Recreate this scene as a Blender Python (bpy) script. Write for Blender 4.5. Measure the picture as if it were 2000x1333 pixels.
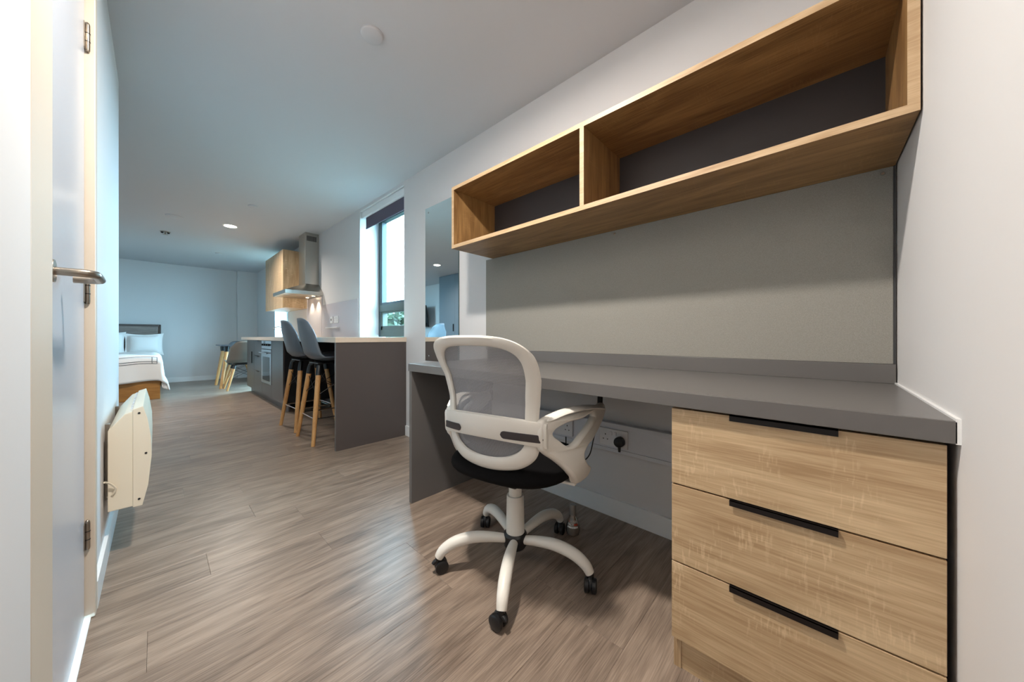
import bpy, bmesh, math, random
from mathutils import Vector, Matrix

for o in list(bpy.data.objects):
    bpy.data.objects.remove(o, do_unlink=True)
SC = bpy.context.scene
COL = SC.collection
random.seed(7)
R = math.radians

# ------------------------------------------------------------------ camera
# room axes: X points into the desk wall, Y runs along the desk wall, away from the lens
cam_d = bpy.data.cameras.new('camera')
cam = bpy.data.objects.new('camera', cam_d)
COL.objects.link(cam)
cam.location = (0, 0, 0.90)
cam.rotation_euler = (R(90), 0, -math.atan2(0.7339, 0.6792))
cam_d.sensor_width = 36
cam_d.lens = 645 / 2000 * 36
cam_d.shift_y = -8 / 2000
cam_d.clip_start = 0.01
cam_d.clip_end = 200
SC.camera = cam

# ------------------------------------------------------------------ world, exposure
world = bpy.data.worlds.new('sky')
SC.world = world
world.use_nodes = True
bg = world.node_tree.nodes['Background']
bg.inputs['Color'].default_value = (0.43, 0.78, 1.0, 1)
bg.inputs['Strength'].default_value = 32.0
SC.view_settings.view_transform = 'Standard'
SC.view_settings.look = 'None'
SC.view_settings.gamma = 1
SC.view_settings.use_curve_mapping = False
SC.view_settings.exposure = 0.22

WX = 1.565      # desk wall surface
LX = -0.14      # corridor left wall surface
RY = -0.18      # short wall beside the desk
FY = 9.38       # far wall
OX = -2.10      # outer left wall of the living space
LEND = 2.90     # where the corridor wall ends
CZ = 2.34       # ceiling
HY = -1.60      # hall end behind the lens

# daylight portals only guide sky light through the two real window openings
def portal(name, y0, y1, z0, z1):
    d = bpy.data.lights.new(name, 'AREA')
    d.shape = 'RECTANGLE'
    d.size = z1 - z0
    d.size_y = y1 - y0
    d.cycles.is_portal = True
    o = bpy.data.objects.new(name, d)
    COL.objects.link(o)
    o.location = (WX + 0.29, (y0 + y1) / 2, (z0 + z1) / 2)
    o.rotation_euler = (0, R(90), 0)
    return o
portal('daylight_portal', 2.81, 3.78, 0.9, 2.3)
portal('daylight_portal', 6.73, 7.66, 0.12, 2.3)

# ------------------------------------------------------------------ materials
def lin(c):
    f = lambda v: v / 12.92 if v <= 0.04045 else ((v + 0.055) / 1.055) ** 2.4
    return tuple(f(v / 255) for v in c) + (1,)

MATS = {}
def new_mat(name):
    m = bpy.data.materials.new(name)
    m.use_nodes = True
    MATS[name] = m
    nt = m.node_tree
    b = nt.nodes['Principled BSDF']
    return m, nt, b

def plain(name, rgb, rough=0.5, metal=0.0, bump=0.0, bscale=200, spec=0.5, var=0.0):
    m, nt, b = new_mat(name)
    b.inputs['Base Color'].default_value = lin(rgb)
    b.inputs['Roughness'].default_value = rough
    b.inputs['Metallic'].default_value = metal
    b.inputs['Specular IOR Level'].default_value = spec
    tc = nt.nodes.new('ShaderNodeTexCoord')
    nz = nt.nodes.new('ShaderNodeTexNoise')
    nz.inputs['Scale'].default_value = bscale
    nt.links.new(tc.outputs['Object'], nz.inputs['Vector'])
    if bump:
        bp = nt.nodes.new('ShaderNodeBump')
        bp.inputs['Strength'].default_value = bump
        bp.inputs['Distance'].default_value = 0.001
        nt.links.new(nz.outputs['Fac'], bp.inputs['Height'])
        nt.links.new(bp.outputs['Normal'], b.inputs['Normal'])
    if var:
        mp = nt.nodes.new('ShaderNodeMapRange')
        mp.inputs['To Min'].default_value = 1 - var
        mp.inputs['To Max'].default_value = 1 + var
        nt.links.new(nz.outputs['Fac'], mp.inputs['Value'])
        mx = nt.nodes.new('ShaderNodeMix')
        mx.data_type = 'RGBA'
        mx.blend_type = 'MULTIPLY'
        mx.inputs[0].default_value = 1
        mx.inputs[6].default_value = lin(rgb)
        nt.links.new(mp.outputs['Result'], mx.inputs[7])
        nt.links.new(mx.outputs[2], b.inputs['Base Color'])
    return m

def wood(name, light, dark, axis='X', rough=0.45, scale=1.0, sawn=0.0, rand=False, streak=0.5):
    """grain runs along `axis`; optional pale saw marks across it; optional per-object variation"""
    m, nt, b = new_mat(name)
    N, L = nt.nodes.new, nt.links.new
    tc = N('ShaderNodeTexCoord')
    vec = tc.outputs['Object']
    if rand:
        oi = N('ShaderNodeObjectInfo')
        mul = N('ShaderNodeMath'); mul.operation = 'MULTIPLY'; mul.inputs[1].default_value = 57.0
        L(oi.outputs['Random'], mul.inputs[0])
        cb = N('ShaderNodeCombineXYZ')
        for k in range(3):
            L(mul.outputs[0], cb.inputs[k])
        ad = N('ShaderNodeVectorMath'); ad.operation = 'ADD'
        L(vec, ad.inputs[0]); L(cb.outputs[0], ad.inputs[1])
        vec = ad.outputs[0]
    def mapped(sl, sc):
        mp = N('ShaderNodeMapping')
        s = [sc * scale] * 3
        s['XYZ'.index(axis)] = sl * scale
        mp.inputs['Scale'].default_value = s
        L(vec, mp.inputs['Vector'])
        return mp.outputs[0]
    n1 = N('ShaderNodeTexNoise'); n1.inputs['Scale'].default_value = 1; n1.inputs['Detail'].default_value = 5
    n1.inputs['Distortion'].default_value = 1.2
    L(mapped(1.3, 14), n1.inputs['Vector'])
    n2 = N('ShaderNodeTexNoise'); n2.inputs['Scale'].default_value = 1; n2.inputs['Detail'].default_value = 4
    L(mapped(9, 260), n2.inputs['Vector'])
    # rings: broad cathedral figure
    n3 = N('ShaderNodeTexNoise'); n3.inputs['Scale'].default_value = 1; n3.inputs['Detail'].default_value = 2
    L(mapped(0.9, 5), n3.inputs['Vector'])
    sn = N('ShaderNodeMath'); sn.operation = 'MULTIPLY'; sn.inputs[1].default_value = 70
    L(n3.outputs['Fac'], sn.inputs[0])
    si = N('ShaderNodeMath'); si.operation = 'SINE'
    L(sn.outputs[0], si.inputs[0])
    r1 = N('ShaderNodeMapRange'); r1.inputs['From Min'].default_value = 0.3; r1.inputs['From Max'].default_value = 0.7
    L(n1.outputs['Fac'], r1.inputs['Value'])
    a1 = N('ShaderNodeMath'); a1.operation = 'MULTIPLY_ADD'; a1.inputs[1].default_value = 0.10; a1.inputs[2].default_value = 0
    L(si.outputs[0], a1.inputs[0])
    a2 = N('ShaderNodeMath'); a2.operation = 'MULTIPLY_ADD'; a2.inputs[1].default_value = streak
    L(r1.outputs['Result'], a2.inputs[0]); L(a1.outputs[0], a2.inputs[2])
    a3 = N('ShaderNodeMath'); a3.operation = 'MULTIPLY_ADD'; a3.inputs[1].default_value = 1.4
    L(n2.outputs['Fac'], a3.inputs[0]); L(a2.outputs[0], a3.inputs[2])
    a4 = N('ShaderNodeMath'); a4.operation = 'SUBTRACT'; a4.inputs[1].default_value = 0.45; a4.use_clamp = True
    L(a3.outputs[0], a4.inputs[0])
    mx = N('ShaderNodeMix'); mx.data_type = 'RGBA'
    mx.inputs[6].default_value = lin(light); mx.inputs[7].default_value = lin(dark)
    L(a4.outputs[0], mx.inputs[0])
    out = mx.outputs[2]
    if sawn:
        sv = N('ShaderNodeMapping')
        s = [34.0, 34.0, 34.0]
        s['XYZ'.index(axis)] = 170
        sv.inputs['Scale'].default_value = s
        L(vec, sv.inputs['Vector'])
        n4 = N('ShaderNodeTexNoise'); n4.inputs['Scale'].default_value = 1; n4.inputs['Detail'].default_value = 1
        L(sv.outputs[0], n4.inputs['Vector'])
        n5 = N('ShaderNodeTexNoise'); n5.inputs['Scale'].default_value = 7; n5.inputs['Detail'].default_value = 1
        L(vec, n5.inputs['Vector'])
        p1 = N('ShaderNodeMapRange'); p1.inputs['From Min'].default_value = 0.56; p1.inputs['From Max'].default_value = 0.70
        L(n4.outputs['Fac'], p1.inputs['Value'])
        p2 = N('ShaderNodeMapRange'); p2.inputs['From Min'].default_value = 0.48; p2.inputs['From Max'].default_value = 0.62
        L(n5.outputs['Fac'], p2.inputs['Value'])
        pm = N('ShaderNodeMath'); pm.operation = 'MULTIPLY'
        L(p1.outputs[0], pm.inputs[0]); L(p2.outputs[0], pm.inputs[1])
        pk = N('ShaderNodeMath'); pk.operation = 'MULTIPLY'; pk.inputs[1].default_value = sawn
        L(pm.outputs[0], pk.inputs[0])
        m2 = N('ShaderNodeMix'); m2.data_type = 'RGBA'
        m2.inputs[7].default_value = lin(tuple(min(255, v + 32) for v in light))
        L(pk.outputs[0], m2.inputs[0]); L(out, m2.inputs[6])
        out = m2.outputs[2]
    if rand:
        mr = N('ShaderNodeMapRange'); mr.inputs['To Min'].default_value = 0.95; mr.inputs['To Max'].default_value = 1.04
        L(oi.outputs['Random'], mr.inputs['Value'])
        m3 = N('ShaderNodeMix'); m3.data_type = 'RGBA'; m3.blend_type = 'MULTIPLY'; m3.inputs[0].default_value = 1
        L(out, m3.inputs[6]); L(mr.outputs[0], m3.inputs[7])
        out = m3.outputs[2]
    L(out, b.inputs['Base Color'])
    b.inputs['Roughness'].default_value = rough
    bp = N('ShaderNodeBump'); bp.inputs['Strength'].default_value = 0.12; bp.inputs['Distance'].default_value = 0.001
    L(n2.outputs['Fac'], bp.inputs['Height']); L(bp.outputs['Normal'], b.inputs['Normal'])
    return m

def emit(name, rgb, strength):
    m, nt, b = new_mat(name)
    b.inputs['Base Color'].default_value = lin(rgb)
    b.inputs['Emission Color'].default_value = lin(rgb)
    b.inputs['Emission Strength'].default_value = strength
    return m

plain('wall_paint', (219, 217, 217), 0.75, bump=0.05, bscale=350)
plain('ceiling_paint', (200, 200, 203), 0.85, bump=0.05, bscale=300)
plain('skirting_paint', (236, 236, 236), 0.35)
plain('door_paint', (198, 200, 208), 0.22, bump=0.03, bscale=90)
plain('frame_paint', (212, 199, 182), 0.4)
plain('subfloor', (60, 52, 46), 0.9)
wood('floor_wood', (168, 149, 133), (102, 87, 76), 'X', 0.34, 1.2, rand=True, streak=0.55)
OAKL, OAKD = (212, 186, 149), (164, 134, 99)
wood('oak_y', OAKL, OAKD, 'Y', 0.42, 1.0, sawn=0.30, rand=True, streak=0.6)
wood('oak_x', OAKL, OAKD, 'X', 0.42, 1.0, sawn=0.5, rand=True)
wood('oak_z', OAKL, OAKD, 'Z', 0.42, 1.0, sawn=0.5, rand=True)
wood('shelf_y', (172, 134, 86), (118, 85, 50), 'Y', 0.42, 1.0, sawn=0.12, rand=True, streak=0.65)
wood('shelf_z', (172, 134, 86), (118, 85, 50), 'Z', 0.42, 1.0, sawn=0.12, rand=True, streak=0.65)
wood('oak_edge', (206, 178, 142), (172, 140, 104), 'Y', 0.45, 1.6)
wood('beech', (216, 166, 108), (184, 128, 74), 'Z', 0.4, 1.2, rand=True)
wood('bed_wood', (186, 134, 70), (140, 92, 42), 'X', 0.45, 1.0)
wood('headboard_wood', (150, 140, 134), (110, 100, 95), 'X', 0.5, 1.2)
plain('desk_grey', (102, 99, 97), 0.30, bump=0.04, bscale=600)
plain('dark_laminate', (56, 52, 53), 0.5)
plain('unit_grey', (84, 76, 74), 0.38, bump=0.03, bscale=500)
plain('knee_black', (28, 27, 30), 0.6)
plain('worktop', (222, 204, 184), 0.35, var=0.06, bscale=60)
plain('wardrobe_grey', (112, 124, 134), 0.45)
plain('pinboard', (146, 143, 136), 0.9, bump=0.6, bscale=420, var=0.28)
plain('pinboard_seal', (60, 60, 62), 0.7)
plain('white_plastic', (232, 228, 220), 0.35)
plain('socket_white', (228, 228, 230), 0.3)
plain('trunk_white', (218, 220, 226), 0.4)
plain('heater_cream', (236, 226, 206), 0.4)
plain('black_plastic', (22, 22, 24), 0.38)
plain('black_metal', (30, 26, 26), 0.35, 0.4)
plain('insert_grey', (62, 56, 58), 0.6)
plain('black_fabric', (13, 12, 13), 0.95, bump=0.5, bscale=900, spec=0.15)
plain('shell_grey', (98, 104, 111), 0.4)
plain('shell_brown', (112, 106, 98), 0.4)
plain('table_dark', (58, 60, 66), 0.35)
plain('steel', (190, 186, 178), 0.28, 1.0, bump=0.02)
plain('chrome', (220, 220, 222), 0.1, 1.0)
plain('brushed_nickel', (168, 158, 146), 0.3, 1.0)
plain('frame_charcoal', (52, 62, 66), 0.4)
plain('window_olive', (74, 78, 70), 0.45)
plain('blind_fabric', (92, 86, 102), 0.85, bump=0.3, bscale=700)
plain('duvet', (238, 236, 234), 0.85, bump=0.25, bscale=120)
plain('piping_grey', (118, 118, 120), 0.8)
plain('splash_grey', (206, 200, 206), 0.25)
plain('black_glass', (14, 16, 18), 0.06)
plain('oven_steel', (188, 194, 200), 0.18, 0.9)
plain('slot_dark', (30, 30, 32), 0.7)
plain('cable_black', (18, 18, 20), 0.5)
plain('print_white', (236, 236, 236), 0.6)
plain('print_red', (196, 62, 40), 0.6)
plain('leaf_green', (34, 48, 22), 0.7, var=0.4, bscale=3)
plain('bark', (84, 70, 56), 0.9)
plain('ground_green', (50, 56, 44), 0.95)
plain('bottle_cap', (150, 146, 142), 0.3, 0.6)
emit('lamp_glow', (255, 244, 226), 14)
emit('hood_glow', (255, 232, 190), 22)

m, nt, b = new_mat('mirror_glass')
b.inputs['Base Color'].default_value = (0.86, 0.90, 0.90, 1)
b.inputs['Metallic'].default_value = 1
b.inputs['Roughness'].default_value = 0.015
m, nt, b = new_mat('mirror_edge')
b.inputs['Base Color'].default_value = lin((70, 90, 88)); b.inputs['Roughness'].default_value = 0.2

m, nt, b = new_mat('window_glass')
tr = nt.nodes.new('ShaderNodeBsdfTransparent'); tr.inputs['Color'].default_value = (0.95, 0.98, 0.99, 1)
gl = nt.nodes.new('ShaderNodeBsdfGlossy'); gl.inputs['Roughness'].default_value = 0.02
lw = nt.nodes.new('ShaderNodeLayerWeight')
pw = nt.nodes.new('ShaderNodeMath'); pw.operation = 'POWER'; pw.inputs[1].default_value = 5
nt.links.new(lw.outputs['Facing'], pw.inputs[0])
fr = nt.nodes.new('ShaderNodeMath'); fr.operation = 'MULTIPLY_ADD'; fr.inputs[1].default_value = 0.5; fr.inputs[2].default_value = 0.03
nt.links.new(pw.outputs[0], fr.inputs[0])
ms = nt.nodes.new('ShaderNodeMixShader')
nt.links.new(fr.outputs[0], ms.inputs[0]); nt.links.new(tr.outputs[0], ms.inputs[1]); nt.links.new(gl.outputs[0], ms.inputs[2])
nt.links.new(ms.outputs[0], nt.nodes['Material Output'].inputs['Surface'])

m, nt, b = new_mat('bottle_body')
b.inputs['Base Color'].default_value = lin((150, 142, 134)); b.inputs['Roughness'].default_value = 0.2
b.inputs['Metallic'].default_value = 0.6

# open knitted mesh of the chair back: threads with real gaps between them
m, nt, b = new_mat('mesh_fabric')
b.inputs['Base Color'].default_value = lin((152, 152, 156)); b.inputs['Roughness'].default_value = 0.7
N, L = nt.nodes.new, nt.links.new
tc = N('ShaderNodeTexCoord')
sp = N('ShaderNodeSeparateXYZ'); L(tc.outputs['Object'], sp.inputs[0])
def wv(sock, freq, ph=None):
    mu = N('ShaderNodeMath'); mu.operation = 'MULTIPLY'; mu.inputs[1].default_value = freq; L(sock, mu.inputs[0])
    si = N('ShaderNodeMath'); si.operation = 'SINE'; L(mu.outputs[0], si.inputs[0]); return si.outputs[0]
pr = N('ShaderNodeMath'); pr.operation = 'MULTIPLY'
L(wv(sp.outputs['Y'], 1300), pr.inputs[0]); L(wv(sp.outputs['Z'], 1500), pr.inputs[1])
mr = N('ShaderNodeMapRange'); mr.inputs['From Min'].default_value = 0.15; mr.inputs['From Max'].default_value = 0.45
mr.inputs['To Min'].default_value = 0.92; mr.inputs['To Max'].default_value = 0.45
L(pr.outputs[0], mr.inputs['Value'])
tr = N('ShaderNodeBsdfTransparent'); ms = N('ShaderNodeMixShader')
L(mr.outputs[0], ms.inputs[0]); L(tr.outputs[0], ms.inputs[1]); L(b.outputs[0], ms.inputs[2])
L(ms.outputs[0], nt.nodes['Material Output'].inputs['Surface'])

# ------------------------------------------------------------------ geometry helpers
def M(n): return MATS[n]

class MB:
    """collects shapes into one bmesh, then links them as ONE object"""
    def __init__(self): self.bm = bmesh.new()
    def box(self, x0, x1, y0, y1, z0, z1, bev=0.0):
        vs = [self.bm.verts.new((x, y, z)) for x in (x0, x1) for y in (y0, y1) for z in (z0, z1)]
        fs = []
        for q in ((0, 1, 3, 2), (4, 6, 7, 5), (0, 4, 5, 1), (2, 3, 7, 6), (0, 2, 6, 4), (1, 5, 7, 3)):
            fs.append(self.bm.faces.new([vs[i] for i in q]))
        if bev:
            es = set(e for f in fs for e in f.edges)
            bmesh.ops.bevel(self.bm, geom=list(es), offset=bev, segments=2, affect='EDGES', profile=0.5)
        return self
    def ring_strip(self, rings, close=True, cap0=True, cap1=True):
        vr = [[self.bm.verts.new(p) for p in r] for r in rings]
        n = len(vr[0])
        for a, c in zip(vr[:-1], vr[1:]):
            for i in range(n if close else n - 1):
                j = (i + 1) % n
                try: self.bm.faces.new((a[i], a[j], c[j], c[i]))
                except ValueError: pass
        if close and cap0: self.bm.faces.new(vr[0][::-1])
        if close and cap1: self.bm.faces.new(vr[-1])
        return self
    def tube(self, pts, rad, seg=10, caps=True, closed=False, flat=None):
        pts = [Vector(p) for p in pts]
        rads = rad if isinstance(rad, (list, tuple)) else [rad] * len(pts)
        rings = []; up = None
        n = len(pts)
        for i, p in enumerate(pts):
            if closed: t = pts[(i + 1) % n] - pts[i - 1]
            else: t = pts[min(i + 1, n - 1)] - pts[max(i - 1, 0)]
            t.normalize()
            if up is None:
                up = Vector((0, 0, 1)) if abs(t.z) < 0.9 else Vector((1, 0, 0))
            s = t.cross(up).normalized(); up = s.cross(t).normalized()
            r = rads[i]
            fl = flat if flat else 1.0
            rings.append([p + s * math.cos(2 * math.pi * k / seg) * r + up * math.sin(2 * math.pi * k / seg) * r * fl for k in range(seg)])
        if closed:
            rings.append(rings[0])
            return self.ring_strip(rings, True, False, False)
        return self.ring_strip(rings, True, caps, caps)
    def lathe(self, prof, c=(0, 0, 0), seg=24, axis='Z'):
        rings = []
        for r, z in prof:
            ring = []
            for k in range(seg):
                a = 2 * math.pi * k / seg
                x, y = math.cos(a) * r, math.sin(a) * r
                p = {'Z': (x, y, z), 'X': (z, x, y), 'Y': (y, z, x)}[axis]
                ring.append((c[0] + p[0], c[1] + p[1], c[2] + p[2]))
            rings.append(ring)
        return self.ring_strip(rings)
    def grid(self, fn, nu, nv):
        vs = [[self.bm.verts.new(fn(i / nu, j / nv)) for j in range(nv + 1)] for i in range(nu + 1)]
        for i in range(nu):
            for j in range(nv):
                self.bm.faces.new((vs[i][j], vs[i + 1][j], vs[i + 1][j + 1], vs[i][j + 1]))
        return self
    def prism(self, poly, h0, h1, axis='Z', bev=0.0):
        def pt(a, c, h):
            return {'Z': (a, c, h), 'X': (h, a, c), 'Y': (a, h, c)}[axis]
        rings = [[pt(a, c, h0) for a, c in poly], [pt(a, c, h1) for a, c in poly]]
        before = set(self.bm.faces)
        self.ring_strip(rings)
        if bev:
            es = set(e for f in self.bm.faces if f not in before for e in f.edges)
            bmesh.ops.bevel(self.bm, geom=list(es), offset=bev, segments=2, affect='EDGES', profile=0.5)
        return self
    def xf(self, mat):
        bmesh.ops.transform(self.bm, matrix=mat, verts=self.bm.verts[:]); return self
    def mesh(self, name, mat, smooth=False):
        bmesh.ops.remove_doubles(self.bm, verts=self.bm.verts[:], dist=1e-6)
        bmesh.ops.recalc_face_normals(self.bm, faces=self.bm.faces[:])
        me = bpy.data.meshes.new(name)
        self.bm.to_mesh(me); self.bm.free()
        me.materials.append(M(mat))
        if smooth:
            me.polygons.foreach_set('use_smooth', [True] * len(me.polygons))
            try: me.set_sharp_from_angle(angle=R(38))
            except Exception: pass
        return me
    def build(self, name, mat, parent=None, smooth=False, loc=None):
        o = bpy.data.objects.new(name, self.mesh(name, mat, smooth))
        COL.objects.link(o)
        if parent is not None: o.parent = parent
        if loc: o.location = loc
        return o

def tag(o, label, cat, group=None):
    o['label'] = label; o['category'] = cat
    if group: o['group'] = group
    return o
def thing(name, label, cat, loc=(0, 0, 0), rz=0.0, group=None):
    o = bpy.data.objects.new(name, None)
    COL.objects.link(o)
    o.empty_display_size = 0.05
    o.location = loc; o.rotation_euler = (0, 0, rz)
    return tag(o, label, cat, group)
def struct(o, label=None):
    o['kind'] = 'structure'
    if label: o['label'] = label
    return o
def dup(root, loc, rz=None, label=None, group=None):
    r = root.copy(); COL.objects.link(r); r.location = loc
    if rz is not None: r.rotation_euler = (0, 0, rz)
    if label: r['label'] = label
    if group: r['group'] = group
    for ch in list(root.children):
        c = ch.copy(); COL.objects.link(c); c.parent = r
        for g in list(ch.children):
            d = g.copy(); COL.objects.link(d); d.parent = c
    return r
def sbox(name, mat, parent, x0, x1, y0, y1, z0, z1, bev=0.0):
    """box whose object origin sits at its own centre, in the parent's space"""
    cx, cy, cz = (x0 + x1) / 2, (y0 + y1) / 2, (z0 + z1) / 2
    o = MB().box(x0 - cx, x1 - cx, y0 - cy, y1 - cy, z0 - cz, z1 - cz, bev).build(name, mat, parent)
    o.location = (cx, cy, cz)
    return o
def curve_plate(name, loops, thick, bev, mat):
    """filled 2D outline (first loop) with holes, extruded; mesh in XY, thickness along Z"""
    cd = bpy.data.curves.new(name, 'CURVE'); cd.dimensions = '2D'; cd.fill_mode = 'BOTH'
    cd.extrude = thick / 2 - bev; cd.bevel_depth = bev; cd.bevel_resolution = 2; cd.resolution_u = 6
    for lp in loops:
        s = cd.splines.new('BEZIER'); s.bezier_points.add(len(lp) - 1); s.use_cyclic_u = True
        for bp_, p in zip(s.bezier_points, lp):
            bp_.co = (p[0], p[1], 0)
            bp_.handle_left_type = bp_.handle_right_type = 'AUTO'
    to = bpy.data.objects.new(name, cd); COL.objects.link(to)
    dg = bpy.context.evaluated_depsgraph_get()
    me = bpy.data.meshes.new_from_object(to.evaluated_get(dg))
    bpy.data.objects.remove(to); bpy.data.curves.remove(cd)
    me.materials.clear(); me.materials.append(M(mat))
    me.polygons.foreach_set('use_smooth', [True] * len(me.polygons))
    try: me.set_sharp_from_angle(angle=R(40))
    except Exception: pass
    return me
def catmull(pts, n=6):
    out = []
    P = [Vector(p) for p in pts]
    for i in range(len(P) - 1):
        p0, p1, p2, p3 = P[max(i - 1, 0)], P[i], P[i + 1], P[min(i + 2, len(P) - 1)]
        for k in range(n):
            t = k / n
            out.append(0.5 * ((2 * p1) + (p2 - p0) * t + (2 * p0 - 5 * p1 + 4 * p2 - p3) * t * t + (3 * p1 - p0 - 3 * p2 + p3) * t ** 3))
    out.append(P[-1]); return out
def interp(xs, ys, x):
    if x <= xs[0]: return ys[0]
    for i in range(len(xs) - 1):
        if x <= xs[i + 1]:
            t = (x - xs[i]) / (xs[i + 1] - xs[i]); t2 = t
            return ys[i] + (ys[i + 1] - ys[i]) * t2
    return ys[-1]

# ================================================================== SETTING
# floor slab with individual planks (grain along X)
floor = MB()
floor.box(OX, WX, LEND - 0.2, FY, -0.06, -0.008)
floor.box(LX - 0.1, WX, HY, LEND - 0.2, -0.06, -0.008)
floor = struct(floor.build('floor', 'subfloor'))
PW, PL = 0.182, 1.22
PCACHE = {}
def plank_mesh(ln, wd):
    key = (round(ln, 3), round(wd, 3))
    if key not in PCACHE:
        mb = MB()
        h = ln / 2 - 0.0002; k = wd / 2 - 0.0002; c = 0.0005
        r0 = [(-h, -k, -0.008), (h, -k, -0.008), (h, k, -0.008), (-h, k, -0.008)]
        r1 = [(-h, -k, -c), (h, -k, -c), (h, k, -c), (-h, k, -c)]
        r2 = [(-h + c, -k + c, 0), (h - c, -k + c, 0), (h - c, k - c, 0), (-h + c, k - c, 0)]
        mb.ring_strip([r0, r1, r2])
        PCACHE[key] = mb.mesh('plank', 'floor_wood')
    return PCACHE[key]
def plank(x0, x1, y0, y1):
    o = bpy.data.objects.new('plank', plank_mesh(x1 - x0, y1 - y0)); COL.objects.link(o); o.parent = floor
    o.location = ((x0 + x1) / 2, (y0 + y1) / 2, 0)
rng = random.Random(3)
y = -0.5
while y < FY - 0.01:
    y1 = min(y + PW, FY)
    xa = OX if y > LEND - 0.1 else LX
    x = xa - rng.uniform(0.1, 1.1)
    while x < WX - 0.005:
        a, c = max(x, xa), min(x + PL, WX)
        if c - a > 0.02 and not (y1 <= RY and a > 0.6): plank(a, c, y, y1)
        x += PL
    y = y1
y = HY
while y < -0.5 - 0.01:
    plank(LX, 0.6, y, min(y + PW, -0.5)); y += PW

mb = MB()
mb.box(OX, WX + 0.3, LEND - 0.2, FY + 0.1, CZ, CZ + 0.1)
mb.box(LX - 0.1, WX + 0.3, HY, LEND - 0.2, CZ, CZ + 0.1)
struct(mb.build('ceiling', 'ceiling_paint'))

# desk wall with two window openings
W1 = (2.81, 3.78, 0.855, 2.31); W2 = (6.73, 7.66, 0.12, 2.31)
mb = MB(); T = WX + 0.3
mb.box(WX, T, HY, W1[0], 0, CZ)
mb.box(WX, T, W1[1], W2[0], 0, CZ)
mb.box(WX, T, W2[1], FY + 0.1, 0, CZ)
for w in (W1, W2):
    mb.box(WX, T, w[0], w[1], 0, w[2]); mb.box(WX, T, w[0], w[1], w[3], CZ)
struct(mb.build('wall_right', 'wall_paint'))

DY0, DY1, DZ = 1.05, 1.705, 2.06         # cupboard door opening in the corridor wall
mb = MB()
mb.box(LX - 0.12, -0.1305, HY, DY0 - 0.16, 0, CZ)
mb.box(LX - 0.12, LX, DY0 - 0.16, DY1 + 0.04, DZ + 0.05, CZ)
mb.box(LX - 0.12, LX, DY1 + 0.04, LEND, 0, CZ)
struct(mb.build('wall_left', 'wall_paint'))
mb = MB(); mb.box(0.6, WX, RY - 0.1, RY, 0, CZ); struct(mb.build('wall_near', 'wall_paint'))
mb = MB(); mb.box(0.6, 0.7, HY, RY - 0.1, 0, CZ); struct(mb.build('wall_hall', 'wall_paint'))
mb = MB(); mb.box(LX - 0.12, 0.7, HY - 0.1, HY, 0, CZ); struct(mb.build('wall_back', 'wall_paint'))
mb = MB(); mb.box(OX - 0.1, WX, FY, FY + 0.1, 0, CZ); mb.box(1.22, WX, FY - 0.09, FY, 0, CZ)
struct(mb.build('wall_far', 'wall_paint'))
mb = MB(); mb.box(OX - 0.1, OX, LEND - 0.1, FY, 0, CZ); struct(mb.build('wall_outer', 'wall_paint'))
mb = MB(); mb.box(OX, LX - 0.12, LEND - 0.1, LEND, 0, CZ); struct(mb.build('wall_partition', 'wall_paint'))

def skirting(name, x0, x1, y0, y1):
    mb = MB(); mb.box(x0, x1, y0, y1, 0, 0.09)
    return struct(mb.build(name, 'skirting_paint'))
skirting('baseboard_left', LX, LX + 0.011, DY1 + 0.045, LEND)
skirting('baseboard_right', WX - 0.014, WX, 0.30, 1.60)
skirting('baseboard_right', WX - 0.014, WX, 1.64, 2.765)
skirting('baseboard_far', OX, 1.22, FY - 0.014, FY)
skirting('baseboard_far', 1.22, WX, FY - 0.104, FY - 0.09)
skirting('baseboard_outer', OX, OX + 0.014, 6.7, FY - 0.02)

# ---- cupboard door in the corridor wall
d = struct(bpy.data.objects.new('door_1', None), 'white cupboard door with steel lever handle in cream frame')
COL.objects.link(d); d.location = (LX, DY1, 0)
def dl(x, y): return x - LX, y - DY1
def dbox(name, mat, x0, x1, y0, y1, z0, z1, bev=0.0, parent=None):
    return sbox(name, mat, parent or d, x0 - LX, x1 - LX, y0 - DY1, y1 - DY1, z0, z1, bev)
dbox('door_leaf', 'door_paint', -0.19, -0.152, DY0 + 0.002, DY1 - 0.002, 0.012, DZ, 0.002)
dbox('door_frame_post', 'frame_paint', -0.25, -0.130, DY0 - 0.16, DY0, 0, DZ, 0.003)
dbox('door_frame_post', 'frame_paint', -0.25, -0.130, DY1, DY1 + 0.04, 0, DZ, 0.003)
dbox('door_frame_head', 'frame_paint', -0.25, -0.130, DY0 - 0.16, DY1 + 0.04, DZ, DZ + 0.05, 0.003)
dbox('threshold', 'skirting_paint', -0.19, -0.1395, DY0, DY1, 0, 0.004)
for hz in (1.85, 1.05, 0.27):
    h = MB().lathe([(0.0, -0.045), (0.0045, -0.045), (0.006, -0.04), (0.006, 0.04), (0.0045, 0.046), (0, 0.05)], seg=12).build('hinge', 'brushed_nickel', d, True)
    h.location = (-0.146 - LX, -0.004, hz)
    for k in (-0.013, 0.013):
        j = MB().lathe([(0.0066, -0.0012), (0.0066, 0.0012)], seg=12).build('hinge_joint', 'slot_dark', h); j.location = (0, 0, k)
    hp = MB().box(-0.002, 0.0, -0.020, 0.0, -0.04, 0.04).build('hinge_leaf', 'brushed_nickel', h); hp.location = (-0.004, 0, 0)
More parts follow.
